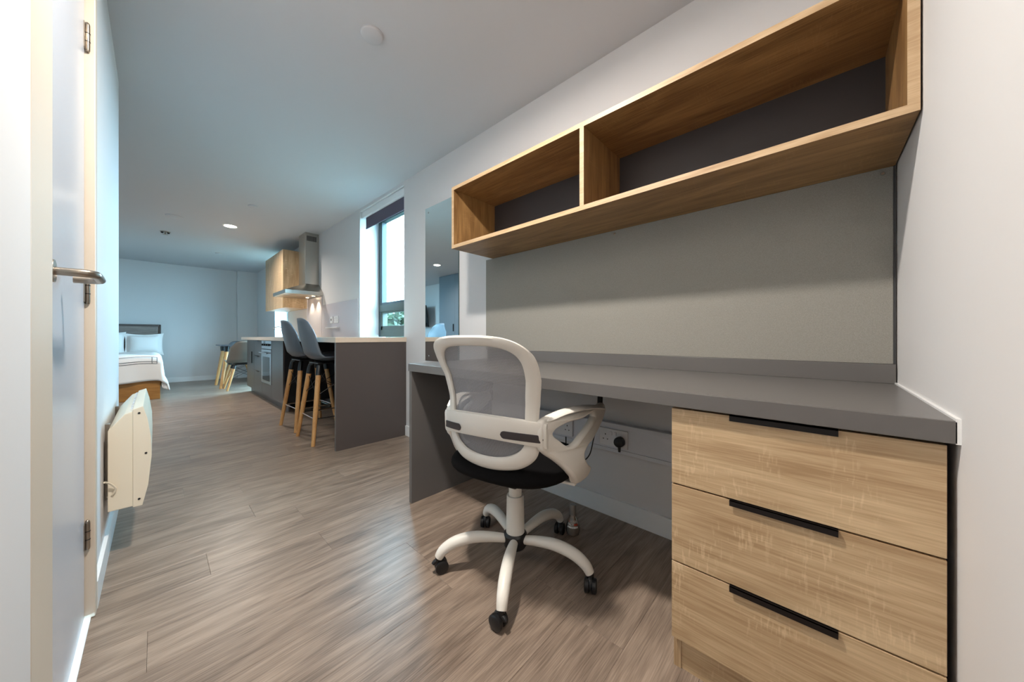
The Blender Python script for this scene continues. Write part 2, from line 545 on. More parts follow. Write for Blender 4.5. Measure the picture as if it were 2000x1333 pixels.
# lever handle
hy = 1.185
ro = MB().lathe([(0.0, 0), (0.024, 0), (0.025, 0.003), (0.024, 0.008), (0, 0.008)], axis='X', seg=24).build('handle_rose', 'brushed_nickel', d, True)
ro.location = (-0.152 - LX, hy - DY1, 1.04)
p = catmull([(0, 0, 0), (0.038, 0, 0), (0.052, 0.012, 0), (0.055, 0.03, 0), (0.055, 0.10, -0.001), (0.052, 0.118, -0.001), (0.038, 0.128, -0.001), (0.012, 0.128, -0.001)], 5)
lv = MB().tube(p, 0.0088, 12).build('lever_handle', 'brushed_nickel', d, True)
lv.location = (-0.146 - LX, hy - DY1, 1.04)

# ---- windows
def window(name, w, split):
    y0, y1, z0, z1 = w
    o = struct(bpy.data.objects.new(name, None)); COL.objects.link(o)
    o.location = (WX + 0.24, y0, z0)
    H_ = z1 - z0; Wd = y1 - y0; t = 0.055; X0, X1 = -0.025, 0.035
    def fb(n, a, b_, c, e, mat='frame_charcoal', x0=X0, x1=X1): return sbox(n, mat, o, x0, x1, a, b_, c, e, 0.003)
    fb('frame_jamb', 0, t, 0, H_); fb('frame_jamb', Wd - t, Wd, 0, H_)
    fb('frame_head', t, Wd - t, H_ - t, H_); fb('frame_sill', t, Wd - t, 0, 0.08, 'window_olive')
    if split:
        m0, m1 = split[0] - z0, split[1] - z0
        fb('transom', t, Wd - t, m0, m1, 'window_olive', -0.04, 0.035)
        # upper sash
        s = 0.03
        fb('sash_rail', t, Wd - t, m1, m1 + s); fb('sash_rail', t, Wd - t, H_ - t - s, H_ - t)
        fb('sash_stile', t, t + s, m1, H_ - t); fb('sash_stile', Wd - t - s, Wd - t, m1, H_ - t)
        sbox('pane', 'window_glass', o, 0.004, 0.010, t + s, Wd - t - s, m1 + s, H_ - t - s)
        # opening lower light
        q = 0.045
        fb('vent_rail', t, Wd - t, 0.08, 0.08 + q, 'window_olive'); fb('vent_rail', t, Wd - t, m0 - q * 0.4, m0, 'window_olive')
        fb('vent_stile', t, t + q + 0.12, 0.08, m0, 'window_olive'); fb('vent_stile', Wd - t - q, Wd - t, 0.08, m0, 'window_olive')
        sbox('pane', 'window_glass', o, 0.004, 0.010, t + q + 0.12, Wd - t - q, 0.08 + q, m0 - q * 0.4)
    else:
        sbox('pane', 'window_glass', o, 0.004, 0.010, t, Wd - t, 0.08, H_ - t)
    return o
window('window_1', (W1[0], W1[1], 0.90, W1[3]), (1.19, 1.265))
window('window_2', W2, None)

# ================================================================== DESK NOOK
DX, DT = 0.933, 0.755
t = thing('desk', 'long charcoal laminate desk with upstand along the wall', 'desk', (DX, 0.725, 0))
def L3(o, x0, x1, y0, y1, z0, z1): return (x0 - o.location.x, x1 - o.location.x, y0 - o.location.y, y1 - o.location.y, z0, z1)
def tb(o, name, mat, x0, x1, y0, y1, z0, z1, bev=0.0):
    return sbox(name, mat, o, x0 - o.location.x, x1 - o.location.x, y0 - o.location.y, y1 - o.location.y, z0 - o.location.z, z1 - o.location.z, bev)
tb(t, 'desk_top', 'desk_grey', DX, WX - 0.001, RY + 0.003, 1.632, DT - 0.040, DT, 0.0015)
tb(t, 'end_panel', 'desk_grey', DX + 0.006, WX - 0.016, 1.606, 1.631, 0, DT - 0.040, 0.001)
tb(t, 'upstand', 'desk_grey', WX - 0.020, WX - 0.001, RY + 0.003, 1.66, DT, 0.815, 0.001)
tb(t, 'sealant_bead', 'skirting_paint', DX, WX - 0.02, RY, RY + 0.006, DT - 0.04, DT + 0.004)

t = thing('drawer_unit', 'oak drawer pedestal with three drawers under the desk', 'drawers', (0.97, 0.06, 0))
tb(t, 'carcass_side', 'oak_z', 0.969, 1.50, 0.272, 0.290, 0.0, 0.712)
tb(t, 'carcass_side', 'dark_laminate', 0.969, 1.50, -0.166, -0.148, 0.0, 0.712)
tb(t, 'carcass_back', 'dark_laminate', 1.49, 1.50, -0.148, 0.272, 0.0, 0.712)
tb(t, 'carcass_base', 'dark_laminate', 0.972, 1.49, -0.148, 0.272, 0.09, 0.105)
tb(t, 'plinth', 'oak_y', 0.972, 0.985, -0.148, 0.272, 0.0, 0.088)
for z0, z1 in ((0.507, 0.708), (0.299, 0.503), (0.091, 0.295)):
    dr = tb(t, 'drawer_front', 'oak_y', 0.950, 0.968, -0.168, 0.290, z0, z1, 0.0008)
    zz = (z1 - z0) / 2
    h = MB(); h.box(-0.016, 0.008, -0.094, 0.094, 0, 0.0018); h.box(-0.016, -0.0142, -0.094, 0.094, -0.012, 0.0018)
    h = h.build('edge_pull', 'black_metal', dr); h.location = (0.0, 0.002, zz + 0.0004)

t = thing('wall_shelf', 'open oak wall shelf with two bays above the pinboard', 'shelf', (WX, 0.72, 1.43))
S0, S1, SX = RY + 0.004, 1.615, 1.212
ZB, ZT, tk = 1.430, 1.798, 0.020
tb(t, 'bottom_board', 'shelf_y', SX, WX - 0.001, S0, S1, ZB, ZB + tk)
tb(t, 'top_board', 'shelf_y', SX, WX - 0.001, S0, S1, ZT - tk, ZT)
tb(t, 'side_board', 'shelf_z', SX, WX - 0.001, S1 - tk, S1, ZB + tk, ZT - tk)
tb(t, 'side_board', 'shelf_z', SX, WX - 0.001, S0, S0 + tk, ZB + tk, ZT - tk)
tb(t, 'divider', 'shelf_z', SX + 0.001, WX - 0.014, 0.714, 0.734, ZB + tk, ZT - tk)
tb(t, 'back_panel', 'dark_laminate', WX - 0.013, WX - 0.001, S0 + tk, S1 - tk, ZB + tk, ZT - tk)
e = 0.0012
tb(t, 'edge_band', 'oak_edge', SX - e, SX, S0, S1, ZB, ZB + tk); tb(t, 'edge_band', 'oak_edge', SX - e, SX, S0, S1, ZT - tk, ZT)
tb(t, 'edge_band', 'oak_edge', SX - e, SX, S1 - tk, S1, ZB + tk, ZT - tk); tb(t, 'edge_band', 'oak_edge', SX - e, SX, S0, S0 + tk, ZB + tk, ZT - tk)
tb(t, 'edge_band', 'oak_edge', SX - e, SX + 0.001, 0.714, 0.734, ZB + tk, ZT - tk)

t = thing('pinboard', 'grey fabric pinboard between desk upstand and wall shelf', 'pinboard', (WX, 0.72, 0.815))
tb(t, 'felt_panel', 'pinboard', WX - 0.014, WX - 0.001, RY + 0.008, 1.68, 0.8155, 1.4295, 0.001)
tb(t, 'edge_seal', 'pinboard_seal', WX - 0.015, WX - 0.001, RY + 0.003, RY + 0.0078, 0.8155, 1.4295)
for py in (-0.15, 0.74):
    s = MB().lathe([(0.0, -0.003), (0.004, -0.003), (0.006, 0.0), (0.0, 0.0)][::-1], axis='X', seg=14).build('screw_head', 'chrome', t, True)
    s.location = (-0.015, py - 0.72, 1.412 - 0.815)

t = thing('wall_mirror', 'tall frameless wall mirror beside the shelf', 'mirror', (WX, 2.22, 0.70))
tb(t, 'glass', 'mirror_glass', WX - 0.006, WX - 0.001, 1.994, 2.446, 0.70, 1.985)
tb(t, 'edge', 'mirror_edge', WX - 0.0065, WX - 0.001, 1.990, 1.994, 0.70, 1.985)
for yy in (2.04, 2.40):
    for zz in (0.74, 1.945):
        s = MB().lathe([(0.0, 0.0), (0.008, 0.0), (0.007, -0.003), (0.0, -0.004)], axis='X', seg=14).build('mirror_screw', 'chrome', t, True)
        s.location = (-0.006, yy - 2.22, zz - 0.70)

# ---- trunking, sockets, plug and lead under the desk
t = thing('cable_trunking', 'white dado trunking along the wall under the desk', 'trunking', (WX, 0.72, 0.33))
tb(t, 'trunk_body', 'trunk_white', WX - 0.034, WX - 0.001, 0.31, 1.600, 0.335, 0.475, 0.002)
tb(t, 'trunk_lip', 'trunk_white', WX - 0.040, WX - 0.034, 0.31, 1.600, 0.455, 0.475, 0.001)
tb(t, 'trunk_lip', 'trunk_white', WX - 0.040, WX - 0.034, 0.31, 1.600, 0.335, 0.352, 0.001)
def socket(y, z, x, label, group=None, plug=False, twin=True):
    w = 0.147 if twin else 0.086
    s = thing('wall_socket', label, 'socket', (x, y, z), 0, group)
    sbox('face_plate', 'socket_white', s, -0.009, 0, -w / 2, w / 2, -0.043, 0.043, 0.003)
    for c in ((-0.040, 0.040) if twin else (0.0,)):
        for (dy, dz, a, b_) in ((0, 0.012, 0.002, 0.004), (-0.011, -0.011, 0.0032, 0.002), (0.011, -0.011, 0.0032, 0.002)):
            sbox('pin_slot', 'slot_dark', s, -0.0095, -0.008, c + dy - a, c + dy + a, dz - b_, dz + b_)
        sw = -0.020 if c < 0 else 0.020
        sbox('rocker_switch', 'socket_white', s, -0.012, -0.008, (0.0 + sw * 0.55) - 0.006, (0.0 + sw * 0.55) + 0.006, 0.012, 0.030, 0.001)
    return s
TXF = WX - 0.040
sk1 = socket(0.735, 0.405, WX - 0.034, 'white twin socket with a black plug under the desk')
sk2 = socket(1.04, 0.405, WX - 0.034, 'white twin socket without plugs under the desk')
t = thing('power_plug', 'black mains plug pushed into the twin socket', 'plug', (WX - 0.043, 0.695, 0.395))
p = MB()
pr = []
for k in range(20):
    a = 2 * math.pi * k / 20
    pr.append((math.cos(a) * 0.024, math.sin(a) * (0.027 if math.sin(a) > 0 else 0.022)))
p.prism(pr, -0.032, 0.0, 'X', 0.005)
p.build('plug_body', 'black_plastic', t, True)
MB().lathe([(0.0, -0.045), (0.0055, -0.045), (0.0075, -0.018), (0.0, -0.018)], seg=12).build('strain_relief', 'black_plastic', t, True).location = (-0.016, 0, 0)
t = thing('power_lead', 'black lead hanging from desk underside to the trunking', 'cable', (1.30, 0.76, 0.60))
ld = catmull([(1.45, 0.764, 0.713), (1.45, 0.765, 0.62), (1.46, 0.775, 0.55), (1.485, 0.80, 0.47), (1.495, 0.825, 0.39), (1.495, 0.85, 0.30), (1.49, 0.90, 0.26), (1.495, 0.98, 0.30), (1.51, 1.0, 0.36)], 6)
MB().tube([(a - 1.30, b_ - 0.76, c - 0.60) for a, b_, c in ld], 0.003, 8).build('cord', 'cable_black', t, True)
MB().tube([(a - 1.30, b_ - 0.76, c - 0.60) for a, b_, c in ((1.45, 0.764, 0.714), (1.45, 0.765, 0.62), (1.46, 0.772, 0.57))], 0.0125, 10).build('cord_sleeve', 'cable_black', t, True)

# ================================================================== OFFICE CHAIR
TH = R(12)
ch = thing('office_chair', 'white framed office chair with grey mesh back and black seat', 'office chair', (0.97, 0.88, 0), TH)
BZ = [0.40, 0.46, 0.52, 0.60, 0.68, 0.76, 0.84, 0.92]
BQ = [-0.175, -0.195, -0.21, -0.224, -0.228, -0.240, -0.268, -0.32]
BK = [1.2, 1.3, 1.5, 1.7, 1.8, 1.5, 0.9, 0.55]
def bq(s, z): return interp(BZ, BQ, z) + interp(BZ, BK, z) * s * s
def bpt(s, z, off=0.0): return Vector((bq(s, z) + off, s, z))
def smooth_loop(half, n=5):
    """half outline (s,z) top to bottom -> closed symmetric loop"""
    h = [Vector((a, b_, 0)) for a, b_ in half]
    full = h + [Vector((-v.x, v.y, 0)) for v in h[-2:0:-1]]
    out = []; m_ = len(full)
    for i in range(m_):
        p0, p1, p2, p3 = full[i - 1], full[i], full[(i + 1) % m_], full[(i + 2) % m_]
        for k in range(n):
            u = k / n
            out.append(0.5 * ((2 * p1) + (p2 - p0) * u + (2 * p0 - 5 * p1 + 4 * p2 - p3) * u * u + (3 * p1 - p0 - 3 * p2 + p3) * u ** 3))
    return out
OUT = [(0, .905), (.07, .904), (.13, .896), (.172, .878), (.197, .850), (.205, .815), (.201, .76), (.192, .70), (.186, .64), (.188, .59), (.187, .54), (.170, .495), (.125, .462), (.065, .448), (0, .444)]
INN = [(0, .872), (.06, .870), (.105, .864), (.138, .849), (.156, .825), (.160, .795), (.156, .75), (.150, .70), (.147, .64), (.148, .59), (.144, .555), (.126, .525), (.092, .505), (.048, .495), (0, .492)]
lo, li = smooth_loop(OUT), smooth_loop(INN)
rings = []
for a, c in zip(lo, li):
    ring = []
    for k in range(12):
        an = 2 * math.pi * k / 12
        f = 0.5 + 0.5 * math.cos(an); g = math.sin(an) * 0.013
        f = 0.5 + 0.5 * math.copysign(abs(math.cos(an)) ** 0.75, math.cos(an))
        s_ = c.x + (a.x - c.x) * f; z_ = c.y + (a.y - c.y) * f
        ring.append(bpt(s_, z_, g))
    rings.append(ring)
rings.append(rings[0])
MB().ring_strip(rings, True, False, False).build('back_frame', 'white_plastic', ch, True)
# mesh panel
vs = MB()
cen = Vector((0, .69, 0)); loops = []
for f in [1.03, 0.9, 0.75, 0.6, 0.45, 0.3, 0.15]:
    loops.append([bpt(cen.x + (v.x - cen.x) * f, cen.y + (v.y - cen.y) * f, 0.006) for v in li])
vs.ring_strip(loops, True, False, True)
o = vs.build('back_mesh', 'mesh_fabric', ch, True); o['label'] = 'grey see-through mesh panel'
# cross band with arms' roots
def band(s0, s1, zt, zb, off, th, name, mat, n=24, par=ch):
    rr = []
    for i in range(n + 1):
        s_ = s0 + (s1 - s0) * i / n
        a, c = zt(s_), zb(s_)
        pts = []
        for (fz, fo) in ((0.0, 0.15), (0.12, 0.0), (0.88, 0.0), (1.0, 0.15), (1.0, 0.85), (0.88, 1.0), (0.12, 1.0), (0.0, 0.85)):
            z_ = c + (a - c) * fz
            pts.append(bpt(s_, z_, off + th * (fo)))
        rr.append(pts)
    return MB().ring_strip(rr).build(name, mat, par, True)
bd = band(-0.214, 0.214, lambda s: 0.642 - 0.5 * s * s, lambda s: 0.566 - 0.6 * s * s, -0.026, 0.030, 'lumbar_band', 'white_plastic')
for sg in (-1, 1):
    a, c = (0.082, 0.206)
    def hh(s):
        e_ = min(abs(s) - a, c - abs(s)) / 0.012
        return 0.0125 * math.sqrt(max(0.02, 1 - max(0, 1 - e_) ** 2))
    io = band(sg * a, sg * c, lambda s: 0.588 - 0.4 * s * s + hh(s), lambda s: 0.588 - 0.4 * s * s - hh(s), -0.0285, 0.004, 'grip_insert', 'insert_grey', 40, bd)
    io['label'] = 'dark rubber insert'
# arms
arm_out = [(-.168, .622), (-.155, .626), (-.135, .632), (-.09, .643), (-.02, .648), (.05, .641), (.14, .625), (.222, .607), (.206, .587), (.15, .560), (.07, .534), (.002, .508), (-.010, .482), (.012, .445), (.055, .402), (.036, .385), (.0, .385), (-.045, .425), (-.08, .463), (-.115, .497), (-.145, .522), (-.168, .546)]
arm_hole = [(-.138, .576), (-.135, .591), (-.105, .611), (-.03, .622), (.095, .605), (.060, .583), (-.005, .549), (-.045, .524), (-.072, .520), (-.115, .549)]
def arm_s(q, z):
    return interp([-.20, -.15, -.10, -.05, 0, .05], [.188, .198, .228, .256, .274, .283], q) - (max(0, .46 - z) / .075) ** 2 * .022
for sg in (-1, 1):
    am = curve_plate('armrest', [arm_out, arm_hole], 0.027, 0.009, 'white_plastic')
    for v in am.vertices:
        q_, z_, h_ = v.co
        v.co = Vector((q_, sg * (arm_s(q_, z_) + h_), z_))
    if sg < 0: am.flip_normals()
    o = bpy.data.objects.new('armrest', am); COL.objects.link(o); o.parent = ch
    pp = catmull([(-.155, 0, .626), (-.125, 0, .635), (-.08, 0, .646), (-.02, 0, .650), (.05, 0, .643), (.14, 0, .627), (.216, 0, .609)], 4)
    pp = [Vector((p_.x, sg * arm_s(p_.x, p_.z), p_.z)) for p_ in pp]
    MB().tube(pp, [0.012, 0.016, 0.019] + [0.022] * (len(pp) - 5) + [0.020, 0.014], 12, flat=0.34).build('armrest_pad', 'white_plastic', o, True)
    MB().box(-0.015, 0.040, min(sg * 0.14, sg * 0.252), max(sg * 0.14, sg * 0.252), 0.370, 0.3815, 0.004).build('arm_foot', 'white_plastic', ch, True)
# seat pad
def seat_pt(u, v):
    a = 2 * math.pi * u; ph = (v - 0.5) * math.pi
    ex = lambda c_, p_: math.copysign(abs(c_) ** p_, c_)
    r = max(0.0, math.cos(ph)) ** 0.35
    x = ex(math.cos(a), 0.72) * 0.243 * r; y_ = ex(math.sin(a), 0.72) * 0.247 * r
    z = 0.418 + math.sin(ph) * (0.044 if ph > 0 else 0.036)
    z -= 0.020 * max(0, x / 0.24) ** 2 * (1 if ph > 0 else 0.6)
    return (x + 0.03, y_, z)
o = MB().grid(seat_pt, 40, 14).build('seat', 'black_fabric', ch, True); o['label'] = 'black padded seat cushion'
MB().box(-0.10, 0.10, -0.06, 0.06, 0.345, 0.388, 0.006).build('tilt_mechanism', 'black_plastic', ch, True)
MB().lathe([(0, .118), (.036, .118), (.037, .125), (.034, .27), (.033, .275), (.0, .275)], seg=28).build('column_cover', 'white_plastic', ch, True)
MB().lathe([(0, .27), (.026, .27), (.026, .35), (.0, .35)], seg=24).build('gas_column', 'white_plastic', ch, True)
MB().lathe([(0, .072), (.040, .072), (.045, .080), (.046, .122), (.040, .130), (.0, .130)], seg=28).build('hub', 'black_plastic', ch, True)
def leg_mesh():
    pts = catmull([(.036, 0, .105), (.10, 0, .117), (.17, 0, .122), (.235, 0, .110), (.278, 0, .085), (.297, 0, .058)], 5)
    rads = [0.0155 + 0.006 * math.sin(min(1, i / len(pts)) * math.pi) for i in range(len(pts))]
    return MB().tube(pts, rads, 14).mesh('base_leg', 'white_plastic', True)
lme = leg_mesh()
def wheel_mesh():
    return MB().lathe([(0, -.009), (.019, -.009), (.0245, -.006), (.0245, .006), (.019, .009), (0, .009)], axis='Y', seg=24).mesh('wheel', 'black_plastic', True)
wme = wheel_mesh()
mb = MB()
mb.tube(catmull([(-.026, 0, .020), (-.022, 0, .038), (-.006, 0, .050), (.012, 0, .046), (.02, 0, .038)], 4), 0.0085, 10, flat=0.7)
mb.lathe([(0, .03), (.011, .03), (.011, .062), (0, .062)], c=(0, 0, 0), seg=14)
cme = mb.mesh('caster_hood', 'black_plastic', True)
for k in range(5):
    a = R(-2 + 72 * k) - TH
    lg = bpy.data.objects.new('base_leg', lme); COL.objects.link(lg); lg.parent = ch; lg.rotation_euler = (0, 0, a)
    ca = bpy.data.objects.new('caster', cme); COL.objects.link(ca); ca.parent = ch
    ca.location = (math.cos(a) * 0.299, math.sin(a) * 0.299, 0.0)
    ca.rotation_euler = (0, 0, a + R((20, -35, 15, 60, 100)[k]))
    for sg in (-1, 1):
        wl = bpy.data.objects.new('wheel', wme); COL.objects.link(wl); wl.parent = ca; wl.location = (-0.012, sg * 0.0125, 0.0246)

# small printed bottle by the caster
t = thing('small_bottle', 'small dark bottle with white and red print by chair caster', 'bottle', (1.292, 0.818, 0))
MB().lathe([(0, 0.0), (.018, 0.0), (.028, .008), (.0315, .024), (.030, .042), (.024, .064), (.0165, .082), (.0145, .092), (0, .092)], seg=28).build('bottle_body', 'bottle_body', t, True)
MB().lathe([(0, .092), (.0155, .092), (.0152, .132), (.013, .138), (0, .139)], seg=24).build('cap', 'bottle_cap', t, True)
def bottle_text(txt, mat, size, z, ang0, r):
    cd = bpy.data.curves.new('print', 'FONT'); cd.body = txt; cd.size = size; cd.align_x = 'LEFT'
    to = bpy.data.objects.new('print', cd); COL.objects.link(to)
    me = bpy.data.meshes.new_from_object(to.evaluated_get(bpy.context.evaluated_depsgraph_get()))
    bpy.data.objects.remove(to); bpy.data.curves.remove(cd)
    base = math.atan2(-0.818, -1.292)
    for v in me.vertices:
        rr = r + 0.0004 - max(0, (v.co.y)) * 0.42
        a = base + ang0 + v.co.x / r
        v.co = Vector((math.cos(a) * rr, math.sin(a) * rr, z + v.co.y))
    me.materials.clear(); me.materials.append(M(mat))
    o = bpy.data.objects.new('print', me); COL.objects.link(o); o.parent = t
bottle_text('LOCK', 'print_white', 0.0115, 0.066, -0.45, 0.0243)
bottle_text('o', 'print_red', 0.0115, 0.066, -0.85, 0.0243)
bottle_text('FACT', 'print_white', 0.0125, 0.0535, -0.95, 0.0282)
def bottle_mark(mat, a0, a1, z0, z1, r):
    base = math.atan2(-0.818, -1.292)
    def f(u, v):
        a = base + a0 + (a1 - a0) * u; rr = r + 0.0005 - 0.4 * (z1 - z0) * v
        return (math.cos(a) * rr, math.sin(a) * rr, z0 + (z1 - z0) * v)
    MB().grid(f, 6, 1).build('print', mat, t)
bottle_mark('print_red', 0.18, 0.85, 0.0545, 0.061, 0.0280)
for k in range(7): bottle_mark('print_white', -0.9 + k * 0.25, -0.9 + k * 0.25 + 0.19, 0.0435, 0.0495, 0.0302)

# ================================================================== PANEL HEATER
t = thing('panel_heater', 'cream electric panel heater on the corridor wall', 'heater', (LX, 2.40, 0.20))
hx = lambda x: x - LX
Y0, Y1 = 2.06 - 2.40, 2.76 - 2.40
rear = [(hx(-.128), .004), (hx(-.062), .004), (hx(-.062), .395), (hx(-.085), .385), (hx(-.128), .325)]
MB().prism(rear, Y0 + .004, Y1 - .004, 'Y', 0.002).build('rear_casing', 'heater_cream', t)
front = [(hx(-.0625), .0), (hx(-.036), .0), (hx(-.020), .08), (hx(-.010), .20), (hx(-.012), .28), (hx(-.022), .36), (hx(-.034), .412), (hx(-.0625), .402)]
MB().prism(front, Y0, Y1, 'Y', 0.002).build('front_panel', 'heater_cream', t)
for zz, xx in ((.385, -.045), (.215, -.026), (.03, -.045)):
    s = MB().lathe([(0, 0), (.004, 0), (.004, -.002), (0, -.002)], axis='Y', seg=10).build('side_screw', 'slot_dark', t); s.location = (hx(xx), Y0, zz)
sbox('wall_bracket', 'brushed_nickel', t, 0.0, 0.013, Y0 + .08, Y0 + .11, .03, .34)
sbox('wall_bracket', 'brushed_nickel', t, 0.0, 0.013, Y1 - .11, Y1 - .08, .03, .34)
for i in range(9):
    yy = Y0 + .06 + i * .07
    sl = sbox('outlet_slot', 'trunk_white', t, hx(-.070), hx(-.0645), yy, yy + .05, .392, .3965)
p = catmull([(.006, Y0 - .03, .135), (.02, Y0 - .012, .12), (.033, Y0 - .004, .095), (.025, Y0 + .002, .07), (.012, Y0 + .02, .06)], 5)
MB().tube(p, 0.0035, 8).build('supply_cord', 'heater_cream', t, True)
p = catmull([(hx(-.075), Y0 + .10, .004), (hx(-.07), Y0 + .10, -.014), (hx(-.05), Y0 + .10, -.018), (hx(-.045), Y0 + .10, .002)], 5)
MB().tube(p, 0.003, 8).build('cord_loop', 'white_plastic', t, True)

# ================================================================== CEILING FITTINGS
def downlight(x, y, label, power, r=0.062, col=(1.0, 0.93, 0.84), spread=150):
    t = thing('downlight', label, 'ceiling light', (x, y, CZ), 0, 'round recessed ceiling lights')
    MB().lathe([(r, -.001), (r + .012, -.004), (r + .016, -.001), (r + .016, 0.0), (r, 0.0)], seg=32).build('trim_ring', 'skirting_paint', t, True)
    MB().lathe([(0, -.0035), (r, -.0035), (r, -.0005), (0, -.0005)], seg=32).build('diffuser', 'lamp_glow', t)
    ld = bpy.data.lights.new('lamp', 'AREA'); ld.shape = 'DISK'; ld.size = r * 2; ld.energy = power; ld.color = col; ld.spread = R(spread)
    lo_ = bpy.data.objects.new('lamp', ld); COL.objects.link(lo_); lo_.parent = t; lo_.location = (0, 0, -0.006)
    return t
downlight(0.663, 5.60, 'lit round ceiling downlight in front of the kitchen hood', 20)
downlight(-0.72, 5.60, 'lit round ceiling downlight in front of the grey wardrobe', 16)
downlight(0.35, 0.92, 'lit round ceiling downlight above the corridor by the desk', 37, spread=175)
downlight(0.20, -0.95, 'added unseen ceiling downlight giving fill light from the entrance hall', 4)  # added fill lamp, out of view in the hall behind the lens
def disc(name, x, y, r, h, label, cat, mat='ceiling_paint', group=None):
    t = thing(name, label, cat, (x, y, CZ), 0, group)
    MB().lathe([(0, -h), (r * .82, -h), (r * .95, -h * .75), (r, -h * .2), (r, 0), (0, 0)], seg=28).build('cover', mat, t, True)
    MB().lathe([(r * 1.0, -.003), (r * 1.04, -.003), (r * 1.04, 0), (r, 0)], seg=28).build('base_ring', 'ceiling_paint', t, True)
    return t
disc('smoke_detector', 0.70, 1.555, 0.050, 0.014, 'white round smoke detector on the ceiling above the desk corridor', 'smoke detector')
disc('ceiling_vent', 0.153, 5.62, 0.075, 0.012, 'white round air valve on the ceiling between two downlights', 'vent')
disc('ceiling_sensor', 0.73, 4.56, 0.045, 0.012, 'small white ceiling sensor above the bar stools', 'sensor')
disc('ceiling_sensor', 0.74, 7.56, 0.045, 0.012, 'small white ceiling sensor above the dining table', 'sensor')
t = thing('sprinkler_head', 'small dark sprinkler head on the ceiling before the bed', 'sprinkler', (0.094, 6.55, CZ))
MB().lathe([(0, -.006), (.05, -.006), (.054, 0), (0, 0)], seg=24).build('escutcheon', 'brushed_nickel', t, True)
MB().lathe([(0, -.04), (.03, -.04), (.03, -.036), (.008, -.034), (.008, -.006), (0, -.006)], seg=16).build('deflector', 'brushed_nickel', t, True)
for dx in (-.03, .03): sbox('arm', 'slot_dark', t, dx - .012, dx + .012, -.008, .008, -.022, -.006)

# ================================================================== KITCHEN
KX = 1.03; KZ = 0.855
t = thing('end_panel', 'tall grey-brown end panel of the breakfast bar', 'panel', (1.26, 2.782, 0))
tb(t, 'board', 'unit_grey', 0.963, WX - 0.001, 2.770, 2.795, 0, KZ)
tb(t, 'edge_strip', 'desk_grey', 0.961, 0.963, 2.770, 2.795, 0, KZ)
t = thing('bar_back_panel', 'black panel behind the bar stools under the worktop', 'panel', (1.54, 3.70, 0))
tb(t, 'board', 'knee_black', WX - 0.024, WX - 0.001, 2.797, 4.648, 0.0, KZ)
t = thing('worktop', 'pale wood-tone worktop over the bar and kitchen units', 'worktop', (1.26, 4.84, KZ))
tb(t, 'slab', 'worktop', 0.955, WX - 0.001, 2.762, 6.92, KZ, 0.897, 0.0015)
def base_unit(y0, y1, label):
    t = thing('base_cabinet', label, 'cabinet', (1.30, (y0 + y1) / 2, 0), 0)
    tb(t, 'carcass', 'knee_black', KX + 0.02, WX - 0.002, y0, y1, 0.10, KZ - 0.001)
    tb(t, 'kickboard', 'unit_grey', KX + 0.055, KX + 0.07, y0, y1, 0.0, 0.10)
    return t
def pull(parent, yc, z, w=0.09):
    h = MB(); h.box(-0.014, 0.004, -w / 2, w / 2, -0.001, 0.001); h.box(-0.014, -0.012, -w / 2, w / 2, -0.014, 0.001)
    h = h.build('edge_pull', 'black_metal', parent); h.location = (-0.009, yc, z); return h
g = 0.0015
u = base_unit(4.650, 5.220, 'grey kitchen base cabinet beside the knee space')
dd = tb(u, 'door', 'unit_grey', KX, KX + 0.018, 4.650 + g, 5.220 - g, 0.10, KZ - 0.004)
u = base_unit(5.222, 5.800, 'grey oven housing cabinet under the worktop')
tb(u, 'door', 'unit_grey', KX, KX + 0.018, 5.222 + g, 5.800 - g, 0.10, 0.262)
pull(u, 0, 0.262)
ov = thing('oven', 'built-in steel oven with reflective glass door', 'oven', (KX, 5.511, 0.265))
tb(ov, 'control_panel', 'oven_steel', KX - 0.004, KX + 0.018, 5.226, 5.796, 0.735, 0.848, 0.002)
odr = tb(ov, 'oven_door', 'oven_steel', KX - 0.006, KX + 0.018, 5.226, 5.796, 0.268, 0.728, 0.002)
gp = sbox('door_glass', 'black_glass', odr, -0.0135, -0.0122, -0.20, 0.20, -0.19, 0.13)
hd = MB().tube([(0, -0.235, 0), (0, 0.235, 0)], 0.008, 12).tube([(0, -0.20, 0), (0.035, -0.20, 0)], 0.005, 8).tube([(0, 0.20, 0), (0.035, 0.20, 0)], 0.005, 8).build('door_handle', 'oven_steel', odr, True)
hd.location = (-0.045, 0, 0.185)
for k in range(4):
    kn = MB().lathe([(0, -.02), (.014, -.02), (.016, 0), (0, 0)], axis='X', seg=16).build('control_knob', 'black_plastic', ov, True)
    kn.location = (-0.004, -0.18 + k * 0.12, 0.527)
sbox('display', 'black_glass', ov, -0.0052, -0.004, -0.05 + 0.11, 0.05 + 0.11, 0.545, 0.575)
u = base_unit(5.802, 6.340, 'grey kitchen drawer cabinet beside the oven')
for z0, z1 in ((0.10, 0.40), (0.403, 0.62), (0.623, KZ - 0.004)):
    dd = tb(u, 'drawer_front', 'unit_grey', KX, KX + 0.018, 5.802 + g, 6.340 - g, z0, z1); pull(dd, 0.0, (z1 - z0) / 2 - 0.001, 0.16)
u = base_unit(6.342, 6.905, 'grey kitchen sink cabinet at the far end')
dd = tb(u, 'door', 'unit_grey', KX, KX + 0.018, 6.342 + g, 6.905 - g, 0.10, KZ - 0.004)
sbox('bar_handle', 'black_metal', dd, -0.032, -0.020, -0.215, -0.195, 0.02, 0.20); 

